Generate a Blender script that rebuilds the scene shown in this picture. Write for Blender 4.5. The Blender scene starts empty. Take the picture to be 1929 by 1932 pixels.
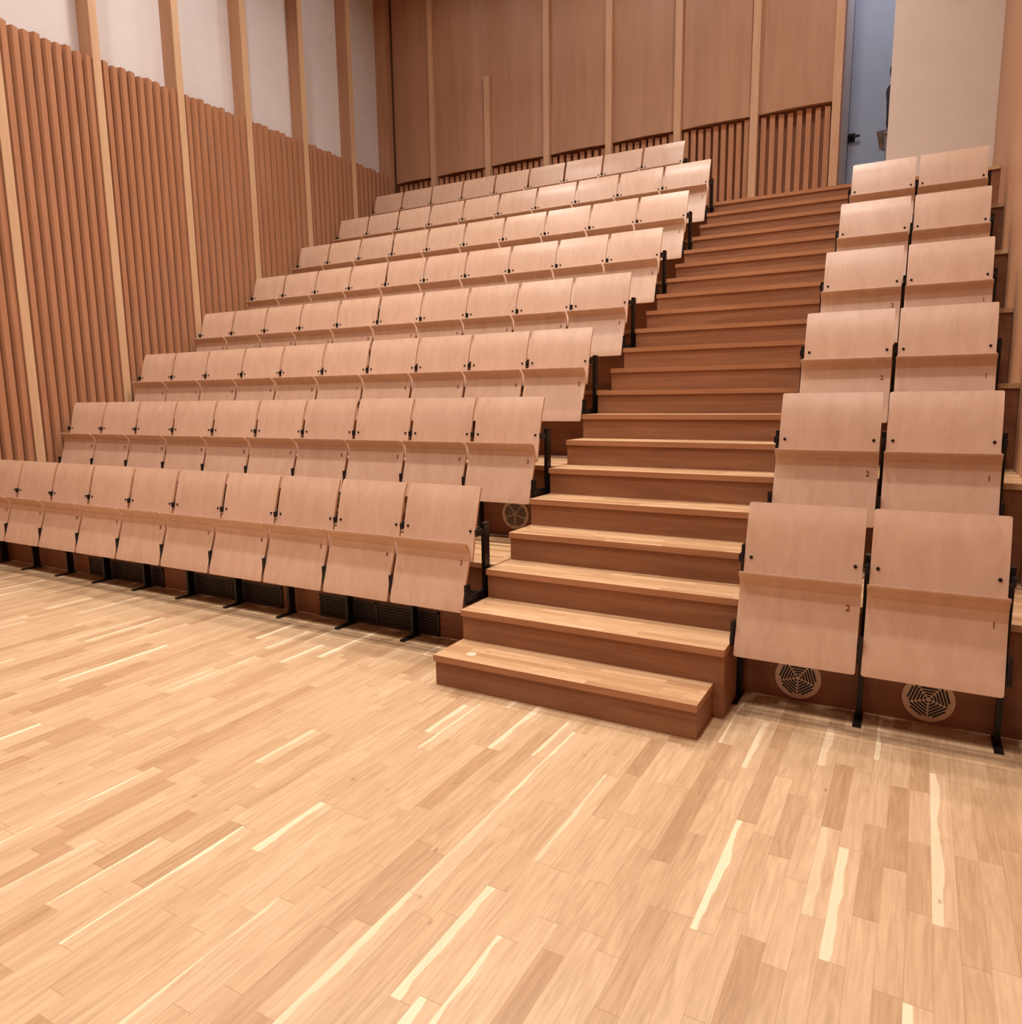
import bpy, bmesh, math, random
from mathutils import Vector, Matrix
random.seed(4)
S=bpy.context.scene
# ------------------------------------------------------------ calibrated dims
T=0.2729; R=0.1691; Y1=0.2665; R0=0.165; W1=1.364; W2=1.416
P=3*T; H=3*R; YF=0.66
XR=-0.0586; SS=0.533; XQ=1.4406
XL=-5.44; XRW=2.62; YB=6.88; ZC=8.2; YFRONT=-7.0
SLAT_L=4.94; SLAT_B=4.84
TOP=7*H
def lin(c):
    o=[]
    for v in c:
        v/=255.0
        o.append(v/12.92 if v<=0.04045 else ((v+0.055)/1.055)**2.4)
    return (*o,1.0)
# ------------------------------------------------------------ materials
def newmat(name):
    m=bpy.data.materials.new(name); m.use_nodes=True
    nt=m.node_tree; b=nt.nodes['Principled BSDF']
    return m,nt,b
def N(nt,t,**k):
    n=nt.nodes.new(t)
    for a,v in k.items():
        setattr(n,a,v)
    return n
def math_(nt,op,a,b=None,c=None):
    n=N(nt,'ShaderNodeMath',operation=op)
    for i,v in enumerate((a,b,c)):
        if v is None: continue
        if isinstance(v,(int,float)): n.inputs[i].default_value=v
        else: nt.links.new(v,n.inputs[i])
    return n.outputs[0]
def mixc(nt,f,a,b,blend='MIX'):
    n=N(nt,'ShaderNodeMix',data_type='RGBA',blend_type=blend)
    for i,v in ((0,f),(6,a),(7,b)):
        if isinstance(v,(int,float,tuple)): n.inputs[i].default_value=v
        else: nt.links.new(v,n.inputs[i])
    return n.outputs[2]
def plain(name,c,rough=0.5,metal=0.0,emit=None,es=0):
    m,nt,b=newmat(name)
    tc=N(nt,'ShaderNodeTexCoord'); no=N(nt,'ShaderNodeTexNoise'); no.inputs['Scale'].default_value=6
    nt.links.new(tc.outputs['Object'],no.inputs['Vector'])
    l=lin(c); d=tuple(x*0.9 for x in l[:3])+(1,)
    nt.links.new(mixc(nt,no.outputs['Fac'],l,d),b.inputs['Base Color'])
    b.inputs['Roughness'].default_value=rough; b.inputs['Metallic'].default_value=metal
    if emit:
        b.inputs['Emission Color'].default_value=lin(emit); b.inputs['Emission Strength'].default_value=es
    return m
def wood(name,ca,cb,axis=2,scale=1.0,rough=0.45,vary=0.06,coord='Object',spec=0.4):
    """grain runs along `axis`"""
    m,nt,b=newmat(name)
    tc=N(nt,'ShaderNodeTexCoord'); mp=N(nt,'ShaderNodeMapping')
    sc=[14*scale]*3; sc[axis]=1.1*scale
    mp.inputs['Scale'].default_value=sc
    nt.links.new(tc.outputs[coord],mp.inputs['Vector'])
    oi=N(nt,'ShaderNodeObjectInfo')
    va=N(nt,'ShaderNodeVectorMath',operation='ADD')
    cmb=N(nt,'ShaderNodeCombineXYZ')
    rr=math_(nt,'MULTIPLY',oi.outputs['Random'],37.0)
    for i in range(3): nt.links.new(rr,cmb.inputs[i])
    nt.links.new(mp.outputs[0],va.inputs[0]); nt.links.new(cmb.outputs[0],va.inputs[1])
    n1=N(nt,'ShaderNodeTexNoise'); n1.inputs['Scale'].default_value=1.0; n1.inputs['Detail'].default_value=5; n1.inputs['Distortion'].default_value=0.8
    n2=N(nt,'ShaderNodeTexNoise'); n2.inputs['Scale'].default_value=7.0; n2.inputs['Detail'].default_value=3
    nt.links.new(va.outputs[0],n1.inputs['Vector']); nt.links.new(va.outputs[0],n2.inputs['Vector'])
    f=math_(nt,'ADD',math_(nt,'MULTIPLY',n1.outputs['Fac'],0.75),math_(nt,'MULTIPLY',n2.outputs['Fac'],0.25))
    mr=N(nt,'ShaderNodeMapRange'); mr.inputs[1].default_value=0.3; mr.inputs[2].default_value=0.7
    nt.links.new(f,mr.inputs[0])
    col=mixc(nt,mr.outputs[0],lin(ca),lin(cb))
    v=math_(nt,'ADD',math_(nt,'MULTIPLY',oi.outputs['Random'],2*vary),1-vary)
    hs=N(nt,'ShaderNodeHueSaturation'); nt.links.new(col,hs.inputs['Color']); nt.links.new(v,hs.inputs['Value'])
    nt.links.new(hs.outputs[0],b.inputs['Base Color'])
    b.inputs['Roughness'].default_value=rough
    b.inputs['Specular IOR Level'].default_value=spec
    return m
def planks(name,width,length,axis,base,dark,light,pale,rough=0.33,palep=0.08,seam=0.75):
    """strip parquet, boards run along `axis` (0=x,1=y), world/object metres"""
    m,nt,b=newmat(name)
    tc=N(nt,'ShaderNodeTexCoord'); sp=N(nt,'ShaderNodeSeparateXYZ'); nt.links.new(tc.outputs['Object'],sp.inputs[0])
    u=sp.outputs[1-axis]; v=sp.outputs[axis]
    us=math_(nt,'DIVIDE',u,width); ui=math_(nt,'FLOOR',us); uf=math_(nt,'FRACT',us)
    w1=N(nt,'ShaderNodeTexWhiteNoise',noise_dimensions='1D'); nt.links.new(ui,w1.inputs['W'])
    ln=math_(nt,'MULTIPLY',math_(nt,'ADD',math_(nt,'MULTIPLY',w1.outputs['Value'],0.7),0.65),length)
    vs=math_(nt,'ADD',math_(nt,'DIVIDE',v,ln),math_(nt,'MULTIPLY',w1.outputs['Value'],91.7))
    vi=math_(nt,'FLOOR',vs); vf=math_(nt,'FRACT',vs)
    cb=N(nt,'ShaderNodeCombineXYZ'); nt.links.new(ui,cb.inputs[0]); nt.links.new(vi,cb.inputs[1])
    w2=N(nt,'ShaderNodeTexWhiteNoise',noise_dimensions='2D'); nt.links.new(cb.outputs[0],w2.inputs['Vector'])
    sc=N(nt,'ShaderNodeSeparateColor'); nt.links.new(w2.outputs['Color'],sc.inputs[0])
    cr=N(nt,'ShaderNodeValToRGB'); nt.links.new(w2.outputs['Value'],cr.inputs[0])
    e=cr.color_ramp.elements; e[0].color=lin(dark); e[0].position=0.0; e[1].color=lin(light); e[1].position=1.0
    x=cr.color_ramp.elements.new(0.3); x.color=lin(base)
    x=cr.color_ramp.elements.new(0.75); x.color=lin(tuple((p+q)/2 for p,q in zip(base,light)))
    # fine grain + broad figure
    def noise(su,sv,dist,det):
        gv=N(nt,'ShaderNodeCombineXYZ')
        nt.links.new(math_(nt,'MULTIPLY',u,su),gv.inputs[0]); nt.links.new(math_(nt,'MULTIPLY',v,sv),gv.inputs[1])
        nt.links.new(math_(nt,'MULTIPLY',w2.outputs['Value'],50.0),gv.inputs[2])
        g=N(nt,'ShaderNodeTexNoise'); g.inputs['Scale'].default_value=1.0; g.inputs['Detail'].default_value=det; g.inputs['Distortion'].default_value=dist
        nt.links.new(gv.outputs[0],g.inputs['Vector']); return g.outputs['Fac']
    gf=math_(nt,'ADD',math_(nt,'MULTIPLY',noise(130,5,0.6,4),0.4),math_(nt,'MULTIPLY',noise(26,2.6,2.2,6),0.6))
    gm=N(nt,'ShaderNodeMapRange'); gm.inputs[1].default_value=0.32; gm.inputs[2].default_value=0.7; gm.inputs[3].default_value=1.12; gm.inputs[4].default_value=0.78
    nt.links.new(gf,gm.inputs[0])
    cc=N(nt,'ShaderNodeCombineColor')
    nt.links.new(gm.outputs[0],cc.inputs[0]); nt.links.new(math_(nt,'POWER',gm.outputs[0],1.2),cc.inputs[1]); nt.links.new(math_(nt,'POWER',gm.outputs[0],1.4),cc.inputs[2])
    col=mixc(nt,1.0,cr.outputs[0],cc.outputs[0],'MULTIPLY')
    # pale sapwood streak along one board edge
    wob=N(nt,'ShaderNodeTexNoise'); wob.inputs['Scale'].default_value=5.0; wob.inputs['Detail'].default_value=3; nt.links.new(tc.outputs['Object'],wob.inputs['Vector'])
    lim=math_(nt,'ADD',math_(nt,'MULTIPLY',sc.outputs[1],0.42),math_(nt,'SUBTRACT',math_(nt,'MULTIPLY',wob.outputs['Fac'],0.7),0.27))
    inn=math_(nt,'LESS_THAN',uf,lim); has=math_(nt,'GREATER_THAN',sc.outputs[0],1-palep)
    fac=math_(nt,'ADD',math_(nt,'MULTIPLY',sc.outputs[2],0.55),0.2)
    col=mixc(nt,math_(nt,'MULTIPLY',math_(nt,'MULTIPLY',inn,has),fac),col,lin(pale))
    # knots
    kv=N(nt,'ShaderNodeCombineXYZ'); nt.links.new(math_(nt,'MULTIPLY',u,11.0),kv.inputs[0]); nt.links.new(math_(nt,'MULTIPLY',v,5.0),kv.inputs[1])
    vo=N(nt,'ShaderNodeTexVoronoi'); vo.inputs['Scale'].default_value=1.0; nt.links.new(kv.outputs[0],vo.inputs['Vector'])
    kn=N(nt,'ShaderNodeMapRange'); kn.inputs[1].default_value=0.02; kn.inputs[2].default_value=0.09; kn.inputs[3].default_value=0.6; kn.inputs[4].default_value=0
    nt.links.new(vo.outputs['Distance'],kn.inputs[0])
    ksp=N(nt,'ShaderNodeSeparateColor'); nt.links.new(vo.outputs['Color'],ksp.inputs[0])
    col=mixc(nt,math_(nt,'MULTIPLY',kn.outputs[0],math_(nt,'GREATER_THAN',ksp.outputs[0],0.7)),col,lin((110,70,46)))
    # seams
    s1=math_(nt,'LESS_THAN',uf,0.018); vl=math_(nt,'MULTIPLY',vf,ln); s2=math_(nt,'LESS_THAN',vl,0.0022)
    sm=math_(nt,'MAXIMUM',s1,s2)
    dk=mixc(nt,1.0,col,(seam,seam*0.9,seam*0.8,1),'MULTIPLY')
    col=mixc(nt,sm,col,dk)
    nt.links.new(col,b.inputs['Base Color']); b.inputs['Roughness'].default_value=rough
    b.inputs['Specular IOR Level'].default_value=0.4
    return m
M={}
M['floor']=planks('oak_parquet',0.066,0.50,1,(192,160,125),(176,141,106),(204,173,139),(240,224,192),palep=0.085)
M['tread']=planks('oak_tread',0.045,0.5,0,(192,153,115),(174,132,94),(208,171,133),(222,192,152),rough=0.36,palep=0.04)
M['riser']=wood('oak_riser',(152,105,74),(124,80,54),axis=0,scale=1.3,rough=0.5)
M['nosing']=wood('oak_nosing',(178,128,92),(154,104,72),axis=0,scale=1.3,rough=0.45)
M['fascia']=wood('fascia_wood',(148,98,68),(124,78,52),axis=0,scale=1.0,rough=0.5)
M['seat']=wood('beech_ply',(208,175,152),(194,158,134),axis=2,scale=1.1,rough=0.3,vary=0.03,spec=0.45)
M['edge']=wood('ply_edge',(208,166,136),(188,142,112),axis=0,scale=2,rough=0.5)
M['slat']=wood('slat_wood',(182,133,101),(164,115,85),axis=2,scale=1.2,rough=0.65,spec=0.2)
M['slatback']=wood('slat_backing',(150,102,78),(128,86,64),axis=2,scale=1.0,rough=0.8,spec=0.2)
M['trim']=wood('trim_wood',(214,178,142),(198,160,124),axis=2,scale=1.0,rough=0.5)
M['btrim']=wood('back_trim_wood',(202,163,132),(186,145,114),axis=2,scale=1.0,rough=0.5)
M['post']=wood('post_wood',(190,144,112),(172,126,94),axis=2,scale=0.8,rough=0.5)
M['ply']=wood('wall_plywood',(178,136,108),(160,118,90),axis=2,scale=0.4,rough=0.5)
M['white']=plain('painted_plaster',(218,212,212),0.6)
M['panelwhite']=plain('white_panel_paint',(226,212,202),0.55)
M['black']=plain('black_steel',(26,24,26),0.35,0.4)
M['screw']=plain('dark_screw',(34,28,26),0.4,0.6)
M['grille']=plain('vent_dark',(20,18,18),0.6)
M['gframe']=plain('vent_frame_metal',(70,56,48),0.5,0.3)
M['vent']=plain('vent_ring',(214,188,166),0.45)
M['ceil']=plain('ceiling_paint',(110,100,96),0.8)
M['door']=plain('door_cool_light_tint',(176,190,216),0.45)  # white door; blue cast of the cool light put into its colour
M['lamp']=plain('lamp_diffuser',(250,240,225),0.5,0,(255,236,210),4)
M['ink']=plain('number_ink',(110,68,50),0.6)
M['disc']=plain('step_marker',(222,194,164),0.5)
# ------------------------------------------------------------ mesh helpers
class MB:
    def __init__(s,mats): s.v=[];s.f=[];s.mi=[];s.sm=[];s.mats=mats
    def face(s,pts,mat,smooth=False):
        b=len(s.v); s.v+= [tuple(p) for p in pts]; s.f.append(tuple(range(b,b+len(pts)))); s.mi.append(s.mats.index(mat)); s.sm.append(smooth)
    def box(s,x0,x1,y0,y1,z0,z1,mat,mtop=None,rot=None):
        c=[(x0,y0,z0),(x1,y0,z0),(x1,y1,z0),(x0,y1,z0),(x0,y0,z1),(x1,y0,z1),(x1,y1,z1),(x0,y1,z1)]
        if rot:
            a,cx,cy=rot; ca,sa=math.cos(a),math.sin(a)
            c=[(cx+(x-cx)*ca-(y-cy)*sa,cy+(x-cx)*sa+(y-cy)*ca,z) for x,y,z in c]
        b=len(s.v); s.v+=c
        for i,q in enumerate([(0,3,2,1),(4,5,6,7),(0,1,5,4),(1,2,6,5),(2,3,7,6),(3,0,4,7)]):
            s.f.append(tuple(b+k for k in q)); s.mi.append(s.mats.index(mtop if (mtop and i==1) else mat)); s.sm.append(False)
    def cyl(s,c,r,h,mat,axis=1,n=20,r2=None):
        r2=r if r2 is None else r2
        def pt(a,rad,t):
            p=[0,0,0]; o=[i for i in range(3) if i!=axis]
            p[o[0]]=rad*math.cos(a);p[o[1]]=rad*math.sin(a);p[axis]=t
            return (c[0]+p[0],c[1]+p[1],c[2]+p[2])
        A=[pt(2*math.pi*i/n,r,0) for i in range(n)];B=[pt(2*math.pi*i/n,r2,h) for i in range(n)]
        s.face(A,mat);s.face(B[::-1],mat)
        b=len(s.v); s.v+=A+B
        for i in range(n):
            j=(i+1)%n; s.f.append((b+i,b+n+i,b+n+j,b+j)); s.mi.append(s.mats.index(mat)); s.sm.append(True)
    def sheet(s,prof,hw,th,cr,mat,edge,nrm_sign=-1,cx=0):
        pts=[Vector((0,p[0],p[1])) for p in prof]
        d=[0]
        for a,b in zip(pts,pts[1:]): d.append(d[-1]+(b-a).length)
        L=d[-1]; n=34
        ts=sorted(set([0,cr*0.08,cr*0.3,cr*0.6,cr,L-cr,L-cr*0.6,L-cr*0.3,L-cr*0.08,L]+[L*i/n for i in range(1,n) if cr<L*i/n<L-cr]))
        def at(t):
            for i in range(len(d)-1):
                if t<=d[i+1]+1e-9:
                    p0=pts[max(i-1,0)];p1=pts[i];p2=pts[i+1];p3=pts[min(i+2,len(pts)-1)]
                    u=(t-d[i])/(d[i+1]-d[i])
                    return 0.5*((2*p1)+(-p0+p2)*u+(2*p0-5*p1+4*p2-p3)*u*u+(-p0+3*p1-3*p2+p3)*u**3)
            return pts[-1].copy()
        F=[];B=[];Wd=[]
        for t in ts:
            e=min(t,L-t); w=hw
            if e<cr: w=hw-cr+math.sqrt(max(cr*cr-(cr-e)**2,0))
            p=at(t); q=at(min(t+0.003,L))-at(max(t-0.003,0)); q.normalize()
            nr=Vector((0,q.z,-q.y))*nrm_sign
            F.append(p);B.append(p+nr*th);Wd.append(w)
        def grid(A,flip,mt):
            b=len(s.v); nx=5
            for p,w in zip(A,Wd):
                for k in range(nx): s.v.append((cx-w+2*w*k/(nx-1),p.y,p.z))
            for i in range(len(A)-1):
                for k in range(nx-1):
                    q=(b+i*nx+k,b+i*nx+k+1,b+(i+1)*nx+k+1,b+(i+1)*nx+k)
                    s.f.append(q[::-1] if flip else q); s.mi.append(s.mats.index(mt)); s.sm.append(True)
        grid(F,False,mat);grid(B,True,mat)
        for sg in (-1,1):
            for i in range(len(ts)-1):
                a,b_=F[i],F[i+1];c,dd=B[i],B[i+1]
                x1=cx+sg*Wd[i];x2=cx+sg*Wd[i+1]
                s.face([(x1,a.y,a.z),(x2,b_.y,b_.z),(x2,dd.y,dd.z),(x1,c.y,c.z)],edge)
        for i in (0,-1):
            s.face([(cx-Wd[i],F[i].y,F[i].z),(cx+Wd[i],F[i].y,F[i].z),(cx+Wd[i],B[i].y,B[i].z),(cx-Wd[i],B[i].y,B[i].z)],edge)
    def mesh(s,name):
        me=bpy.data.meshes.new(name); me.from_pydata(s.v,[],s.f)
        for m in s.mats: me.materials.append(M[m])
        for p,mi,sm in zip(me.polygons,s.mi,s.sm): p.material_index=mi; p.use_smooth=sm
        bm=bmesh.new(); bm.from_mesh(me); bmesh.ops.recalc_face_normals(bm,faces=bm.faces); bm.to_mesh(me); bm.free()
        me.update(); return me
def obj(name,me,loc=(0,0,0),parent=None):
    o=bpy.data.objects.new(name,me); o.location=loc; S.collection.objects.link(o)
    if parent: o.parent=parent
    return o
def empty(name,loc=(0,0,0)):
    o=bpy.data.objects.new(name,None); o.location=loc; S.collection.objects.link(o); return o
# ------------------------------------------------------------ room shell
b=MB(['floor','fascia']); b.box(XL-0.2,XRW,YFRONT,YF+0.02,-0.1,0,'floor'); obj('floor',b.mesh('floor'))
b=MB(['ceil']); b.box(XL-0.3,XRW+0.1,YFRONT,9,ZC,ZC+0.1,'ceil'); obj('ceiling',b.mesh('ceiling'))
b=MB(['ply']); b.box(XL-0.2,XRW+0.1,YFRONT-0.1,YFRONT,0,ZC,'ply'); obj('wall_front',b.mesh('wall_front'))
b=MB(['post','ply']); b.box(XRW,XRW+0.1,YFRONT,8.0,-0.1,ZC,'post'); obj('wall_right',b.mesh('wall_right'))
trimsY=[1.06+0.972*i for i in range(-8,6)]
b=MB(['white']); b.box(XL-0.3,XL-0.2,YFRONT,YB+0.1,-0.1,ZC,'white'); wl=obj('wall_left',b.mesh('wall_left'))
b=MB(['slat','slatback'])
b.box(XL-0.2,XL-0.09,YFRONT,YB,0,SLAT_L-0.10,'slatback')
ally=trimsY+[trimsY[-1]+0.972]
for i,y in enumerate(ally):
    y0=y+0.04; y1=min(y+0.972-0.04,YB-0.02)
    if y1<=y0: continue
    n=9; sp=(y1-y0)/n
    for k in range(n):
        yy=y0+sp*(k+0.5)
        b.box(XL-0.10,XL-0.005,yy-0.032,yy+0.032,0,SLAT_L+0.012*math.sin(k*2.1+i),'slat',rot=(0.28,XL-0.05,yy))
obj('wall_slats_left',b.mesh('slats'),parent=wl)
b=MB(['post','trim'])
for y in ally:
    if y>YB-0.1: continue
    b.box(XL-0.2,XL+0.0,y-0.04,y+0.04,0,ZC,'post'); b.box(XL,XL+0.012,y-0.041,y+0.041,0,ZC,'trim')
b.box(XL-0.2,XL+0.013,YB-0.12,YB,0,ZC,'post')
obj('wall_posts_left',b.mesh('posts'),parent=wl)
# back wall
DX0,DX1=1.10,1.60
b=MB(['slatback','ply'])
b.box(XL-0.2,DX0-0.05,YB+0.075,YB+0.2,TOP,ZC,'slatback')
wb=obj('wall_back',b.mesh('wall_back'))
tx=[-4.65,-3.68,-2.72,-1.79,-0.85,0.105,1.03]
b=MB(['slat','slatback'])
edges=[XL+0.02]+tx
for i in range(len(edges)-1):
    x0=edges[i]+0.05;x1=edges[i+1]-0.05
    n=max(3,round((x1-x0)/0.098)); sp=(x1-x0)/n
    for k in range(n):
        xx=x0+sp*(k+0.5)
        b.box(xx-0.030,xx+0.030,YB+0.02,YB+0.074,TOP,SLAT_B-0.03+0.012*math.sin(k*1.7),'slat',rot=(0.12,xx,YB+0.05))
obj('wall_slats_back',b.mesh('slatsb'),parent=wb)
b=MB(['ply'])
for i in range(len(edges)-1):
    x0=edges[i]+0.03;x1=edges[i+1]-0.03; n=14
    pr=[]
    for k in range(n+1):
        u=k/n; pr.append((x0+(x1-x0)*u, YB+0.0-0.03*math.sin(math.pi*u)))
    base=len(b.v)
    for (x,y) in pr: b.v+= [(x,y,SLAT_B),(x,y,ZC)]
    for k in range(n):
        b.f.append((base+2*k,base+2*k+2,base+2*k+3,base+2*k+1)); b.mi.append(0); b.sm.append(True)
    b.face([(x,y,SLAT_B) for x,y in pr]+[(x1,YB+0.07,SLAT_B),(x0,YB+0.07,SLAT_B)],'ply')
b.box(-3.72,-3.64,YB-0.005,YB+0.05,6.06,ZC,'ply')
obj('wall_panels_back',b.mesh('panelsb'),parent=wb)
b=MB(['btrim'])
for x in tx:
    zt=6.06 if abs(x+3.68)<0.01 else ZC
    w=0.045
    b.box(x-w,x+w,YB-0.05,YB+0.1,TOP,zt,'btrim')
obj('wall_trims_back',b.mesh('trimsb'),parent=wb)
b=MB(['panelwhite']); b.box(DX1-0.02,XRW-0.001,YB,YB+0.08,TOP,ZC,'panelwhite'); obj('wall_panel_white',b.mesh('pw'),parent=wb)
# vestibule with door
b=MB(['white'])
b.box(DX0-0.08,DX0-0.03,YB+0.21,7.94,TOP,ZC,'white'); obj('wall_vestibule_side',b.mesh('vest'))
b=MB(['white'])
b.box(DX0-0.08,XRW,7.95,8.0,TOP,ZC,'white'); obj('wall_vestibule_back',b.mesh('vest'))
d=empty('door_1',(0,0,0))
b=MB(['door']); b.box(1.075,2.0,7.88,7.93,TOP+0.005,7.6,'door'); obj('door_leaf',b.mesh('leaf'),parent=d)
b=MB(['black']); hx,hz=1.115,4.69
b.box(hx-0.04,hx+0.04,7.855,7.88,hz-0.05,hz+0.05,'black'); b.box(hx-0.03,hx+0.1,7.81,7.83,hz-0.012,hz+0.012,'black'); b.cyl((hx,7.81,hz),0.012,0.06,'black')
obj('door_handle',b.mesh('handle'),parent=d)
# ------------------------------------------------------------ platforms & stairs
def platform(x0,x1,k):
    y0=YF+(k-1)*P; y1=YF+k*P if k<7 else YB-0.052
    b=MB(['fascia','tread'])
    z=k*H
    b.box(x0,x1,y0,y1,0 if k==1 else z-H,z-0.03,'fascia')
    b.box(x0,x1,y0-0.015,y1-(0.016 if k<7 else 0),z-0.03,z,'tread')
    return b
for k in range(1,8):
    obj('seating_platform',platform(XL+0.014,-0.006,k).mesh('terr'))
for k in range(1,8):
    obj('seating_platform',platform(W2+0.002,XRW-0.002,k).mesh('terr'))
b=MB(['riser','tread','nosing'])
for k in range(21):
    y0=0 if k==0 else Y1+(k-1)*T; z=R0+k*R
    yn=(Y1+k*T)+0.06 if k<20 else YB-0.052
    w=W1 if k==0 else W2
    b.box(0,w,y0+0.015,yn,0 if k<3 else z-R*1.5,z-0.033,'riser')
    b.box(-0.004,w+0.004 if k==0 else w,y0,yn,z-0.033,z,'nosing','tread')
st=obj('staircase',b.mesh('staircase'))
b=MB(['riser','tread'])
b.box(XL-0.1,XRW-0.002,YB-0.051,8.0,TOP-0.2,TOP-0.004,'riser','tread'); obj('floor_landing',b.mesh('landing'))
b=MB(['disc']); b.cyl((0.17,0.095,R0),0.027,0.002,'disc',axis=2,n=28); obj('step_marker',b.mesh('marker'),parent=st)
# ------------------------------------------------------------ seats
HW=0.252
back=[(0.595,0.973),(0.562,0.89),(0.536,0.80),(0.513,0.70),(0.492,0.60),(0.482,0.55)]
pan=[(0.402,0.678),(0.400,0.669),(0.408,0.657),(0.424,0.645),(0.437,0.628),(0.442,0.604),(0.440,0.572),(0.430,0.53),(0.414,0.48),(0.396,0.425),(0.379,0.37),(0.364,0.32),(0.356,0.283)]
def post(b,x):
    w=0.011
    b.box(x-w,x+w,0.575,0.63,0.0,0.765,'black')
    b.box(x-w-0.006,x+w+0.006,0.47,0.642,0.0,0.010,'black')
    b.box(x-w,x+w,0.38,0.60,0.325,0.372,'black')
    b.box(x-w*0.7,x+w*0.7,0.375,0.42,0.33,0.44,'black')
    b.box(x-w*0.7,x+w*0.7,0.50,0.60,0.70,0.735,'black')
def seat_mesh(left):
    b=MB(['seat','edge','black','screw'])
    b.sheet(back,HW,0.014,0.014,'seat','edge')
    b.sheet(pan,HW+0.003,0.014,0.014,'seat','edge')
    xs=[HW+0.0165]+([-HW-0.0165] if left else [])
    for x in xs: post(b,x)
    b.box(-HW-0.01,HW+0.01,0.50,0.53,0.345,0.372,'black')
    for sx in (-1,1):
        b.cyl((sx*(HW-0.03),0.5145-0.002,0.722),0.0075,0.010,'screw',axis=1,n=14)
        b.box(sx*(HW-0.02)-0.012,sx*(HW-0.02)+0.012,0.42,0.51,0.34,0.365,'black')
        b.box(sx*(HW-0.012)-0.008,sx*(HW-0.012)+0.012,0.535,0.585,0.70,0.74,'black')
    return b.mesh('auditorium_seat')
m_std=seat_mesh(False); m_end=seat_mesh(True)
numm={}
def number_mesh(n):
    if n in numm: return numm[n]
    c=bpy.data.curves.new('num','FONT'); c.body=str(n); c.size=0.04; c.align_x='CENTER'; c.extrude=0.0004
    o=bpy.data.objects.new('tmp',c); S.collection.objects.link(o)
    dg=bpy.context.evaluated_depsgraph_get(); dg.update()
    me=bpy.data.meshes.new_from_object(o.evaluated_get(dg)); bpy.data.objects.remove(o)
    me.materials.clear(); me.materials.append(M['ink']); numm[n]=me; return me
def add_seat(cx,k,num,end):
    o=obj('auditorium_seat',m_end if end else m_std,(cx,k*P,k*H))
    t=obj('seat_number',number_mesh(num),(HW-0.045,0.4305,0.540),parent=o)
    t.rotation_euler=(math.radians(90-13),0,0)
for k in range(8):
    for i in range(10):
        if k==7 and i==0: continue
        add_seat(XR-i*SS-HW,k,3+i,i==9)
for k in range(6):
    add_seat(XQ+HW,k,2,True); add_seat(XQ+HW+SS,k,1,False)
# ------------------------------------------------------------ vents
def round_vent():
    b=MB(['vent','grille'])
    r=0.105
    b.cyl((0,-0.008,0),r,0.008,'vent',axis=1,n=48,r2=r)
    b.cyl((0,-0.011,0),r*0.80,0.004,'vent',axis=1,n=40)
    for s in range(5):
        a0=s*2*math.pi/5+0.3
        for j in range(6):
            d=0.014+j*0.0125; half=math.tan(math.pi/5)*d-0.004
            if half<=0.002: continue
            if math.hypot(d,half)>r*0.78: half=math.sqrt((r*0.78)**2-d*d)
            ca,sa=math.cos(a0),math.sin(a0); w=0.0042
            pts=[]
            for (u,v) in ((d-w,-half),(d+w,-half),(d+w,half),(d-w,half)):
                pts.append((u*ca-v*sa,-0.0118,u*sa+v*ca))
            b.face(pts,'grille')
    return b.mesh('air_vent')
rv=round_vent()
for j in range(2): obj('air_vent',rv,((1.685,2.235)[j],YF,0.118))
for i in range(10): obj('air_vent',rv,(XR-HW-i*SS-0.01,YF+P,H+0.157))
def grille(x0,x1,z0,z1):
    b=MB(['grille','gframe'])
    y=YF
    b.box(x0,x1,y-0.004,y,z0,z1,'grille')
    f=0.012
    b.box(x0,x1,y-0.012,y-0.004,z1-f,z1,'gframe');b.box(x0,x1,y-0.012,y-0.004,z0,z0+f,'gframe')
    for x in (x0,(x0+x1)/2-f/2,x1-f): b.box(x,x+f,y-0.012,y-0.004,z0,z1,'gframe')
    n=7
    for i in range(n):
        z=z0+f+(z1-z0-2*f)*(i+0.5)/n
        b.box(x0,x1,y-0.011,y-0.004,z-0.003,z+0.003,'gframe')
    return b.mesh('vent_grille')
for x0,x1 in ((-1.42,-0.42),(-2.82,-1.78),(-4.10,-3.10)):
    obj('vent_grille',grille(x0,x1,0.004,0.16))
# ------------------------------------------------------------ person in the vestibule
def skin2(name,verts,edges,rad,mat,parent,loc):
    me=bpy.data.meshes.new(name); me.from_pydata(verts,edges,[]); me.materials.append(mat)
    o=obj(name,me,loc,parent)
    o.modifiers.new('s','SKIN')
    bpy.context.view_layer.update()
    data=me.skin_vertices[0].data
    for i,r in enumerate(rad):
        data[i].radius=r if isinstance(r,tuple) else (r,r)
    data[0].use_root=True
    o.modifiers['s'].use_smooth_shade=True
    sb=o.modifiers.new('sub','SUBSURF'); sb.levels=2; sb.render_levels=2
    return o
pm={'skin':plain('skin_tone',(196,140,115),0.5),'hair':plain('dark_hair',(38,28,26),0.6),'top':plain('dark_top',(46,40,52),0.8),
    'trouser':plain('trousers',(150,148,156),0.8),'shoe':plain('shoes',(30,28,28),0.5)}
pr=empty('person_standing',(1.635,7.3,TOP)); pr.rotation_euler=(0,0,math.radians(75))
skin2('torso',[(0,0,0.95),(0,0,1.1),(0,0,1.3),(0,0,1.42),(0,0,1.5),(-.17,0,1.40),(.17,0,1.40)],[(0,1),(1,2),(2,3),(3,4),(3,5),(3,6)],[(.16,.11),(.14,.10),(.17,.11),(.13,.09),(.05,.05),.06,.06],pm['top'],pr,(0,0,0))
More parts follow.
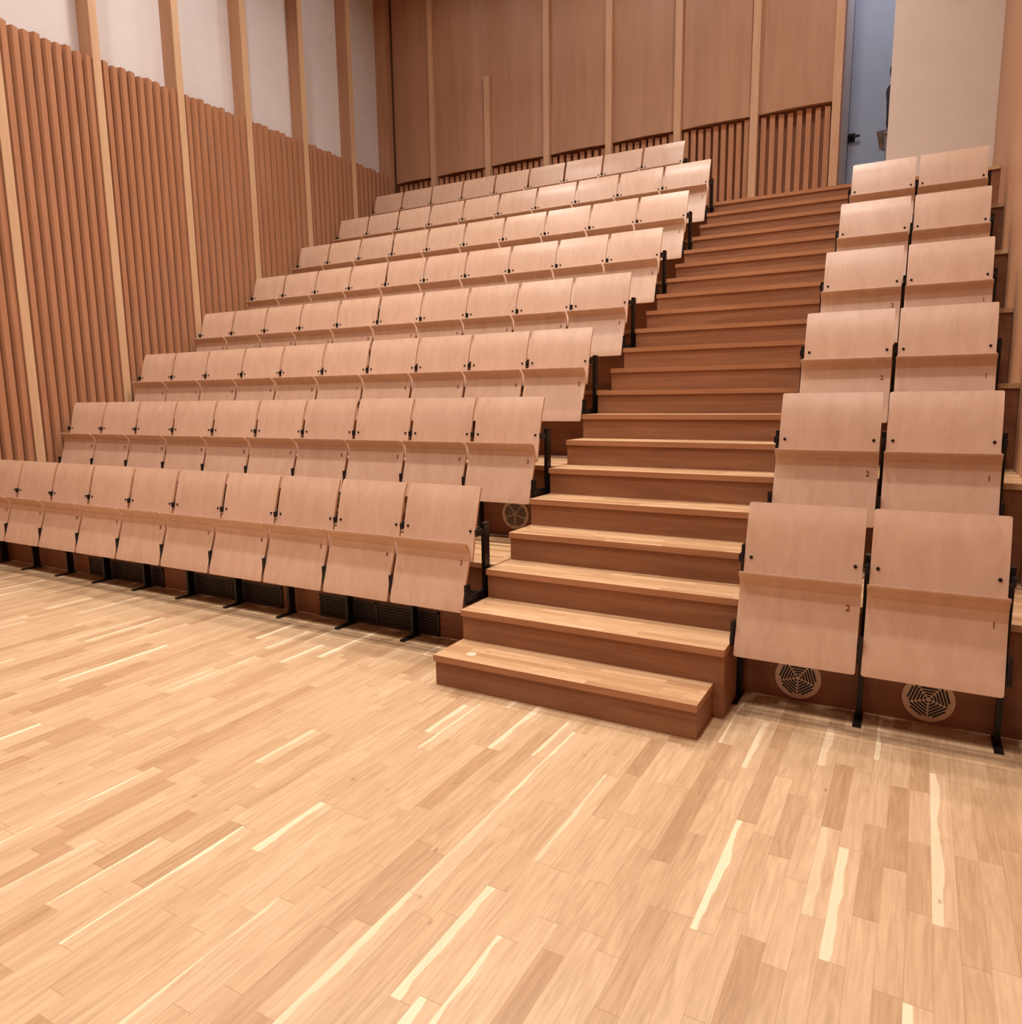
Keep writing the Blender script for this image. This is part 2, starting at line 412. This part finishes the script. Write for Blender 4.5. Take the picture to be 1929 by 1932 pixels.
skin2('legs',[(0,0,0.95),(-.09,0,.88),(-.10,0,.5),(-.10,.01,.08),(.09,0,.88),(.10,0,.5),(.10,.01,.08)],[(0,1),(1,2),(2,3),(0,4),(4,5),(5,6)],[(.15,.11),.085,.058,.045,.085,.058,.045],pm['trouser'],pr,(0,0,0))
for sx,nm in ((-1,'arm_r'),(1,'arm_l')):
    skin2(nm,[(sx*.18,0,1.40),(sx*.22,0,1.15),(sx*.21,-.06,.93)],[(0,1),(1,2)],[.055,.043,.03],pm['top'],pr,(0,0,0))
    skin2(nm+'_hand',[(sx*.21,-.06,.93),(sx*.21,-.075,.87),(sx*.205,-.10,.80),(sx*.215,-.085,.79),(sx*.22,-.07,.80),(sx*.22,-.055,.81),(sx*.19,-.10,.86)],[(0,1),(1,2),(1,3),(1,4),(1,5),(0,6)],[.024,.026,.008,.009,.009,.008,.009],pm['skin'],pr,(0,0,0))
    skin2(nm+'_shoe',[(sx*.10,.03,.05),(sx*.10,-.08,.04),(sx*.10,-.17,.035)],[(0,1),(1,2)],[(.05,.04),(.045,.04),(.04,.03)],pm['shoe'],pr,(0,0,0))
skin2('head',[(0,0,1.46),(0,-.005,1.53),(0,-.015,1.60),(0,0,1.68)],[(0,1),(1,2),(2,3)],[.05,.055,(.075,.088),(.07,.08)],pm['skin'],pr,(0,0,0))
skin2('hair',[(0,.03,1.53),(0,.03,1.63),(0,.01,1.70)],[(0,1),(1,2)],[(.07,.05),(.086,.075),(.082,.09)],pm['hair'],pr,(0,0,0))
skin2('nose',[(0,-.09,1.60),(0,-.112,1.575)],[(0,1)],[.010,.013],pm['skin'],pr,(0,0,0))
for sx in (-1,1):
    skin2('ear',[(sx*.078,.0,1.615),(sx*.08,.004,1.585)],[(0,1)],[.014,.011],pm['skin'],pr,(0,0,0))
    skin2('eye',[(sx*.03,-.083,1.612),(sx*.03,-.086,1.611)],[(0,1)],[.010,.010],pm['hair'],pr,(0,0,0))
skin2('mouth',[(-.02,-.094,1.545),(.02,-.094,1.545)],[(0,1)],[.006,.006],plain('lips',(150,80,75)),pr,(0,0,0))
# ------------------------------------------------------------ lights
def lamp(x,y,z,size,en,col,spread=math.pi,nm='ceiling_light'):
    par=empty(nm,(x,y,z))
    b=MB(['black','lamp']); h=size/2
    b.box(-h-.03,h+.03,-h-.03,h+.03,0.02,0.10,'black'); b.box(-h,h,-h,h,0.0,0.02,'lamp')
    o=obj('housing',b.mesh('housing'),parent=par)
    l=bpy.data.lights.new('area','AREA'); l.shape='SQUARE'; l.size=size; l.energy=en; l.color=col; l.spread=spread
    lo=bpy.data.objects.new('light',l); lo.location=(0,0,-0.02); S.collection.objects.link(lo); lo.parent=par
    return par
warm=(1.0,0.915,0.835)
for x in (-4.0,-1.6,1.0):
    for y,e in ((-4.6,54),(-2.2,54),(0.2,68),(2.6,72)):
        lamp(x,y,ZC-0.12,0.35,e,warm,math.radians(125))
for x,e in ((-4.0,20),(-1.6,42),(1.0,62)):
    lamp(x,5.0,ZC-0.12,0.35,e,warm,math.radians(145))
lamp(1.9,7.4,ZC-0.3,0.4,18,(0.72,0.82,1.0))
w=bpy.data.worlds.new('World'); S.world=w; w.use_nodes=True
w.node_tree.nodes['Background'].inputs[0].default_value=(0.5,0.4,0.35,1); w.node_tree.nodes['Background'].inputs[1].default_value=0.2
# ------------------------------------------------------------ camera
f=1375.54; psi=0.5111; th=0.1563; ro=-0.0129
F=Vector((-math.sin(psi)*math.cos(th),math.cos(psi)*math.cos(th),-math.sin(th)))
Rg=Vector((math.cos(psi),math.sin(psi),0)); U=Rg.cross(F)
Rr=Rg*math.cos(ro)+U*math.sin(ro); Ur=-Rg*math.sin(ro)+U*math.cos(ro)
cam=bpy.data.cameras.new('camera'); co=bpy.data.objects.new('camera',cam); S.collection.objects.link(co)
mw=Matrix(((Rr.x,Ur.x,-F.x,2.1255),(Rr.y,Ur.y,-F.y,-2.9534),(Rr.z,Ur.z,-F.z,1.4783),(0,0,0,1)))
co.matrix_world=mw
cam.sensor_fit='HORIZONTAL'; cam.sensor_width=36; cam.lens=f/1929*36; cam.clip_start=0.05
S.camera=co
S.view_settings.view_transform='Standard'; S.view_settings.look='None'; S.view_settings.exposure=0.0
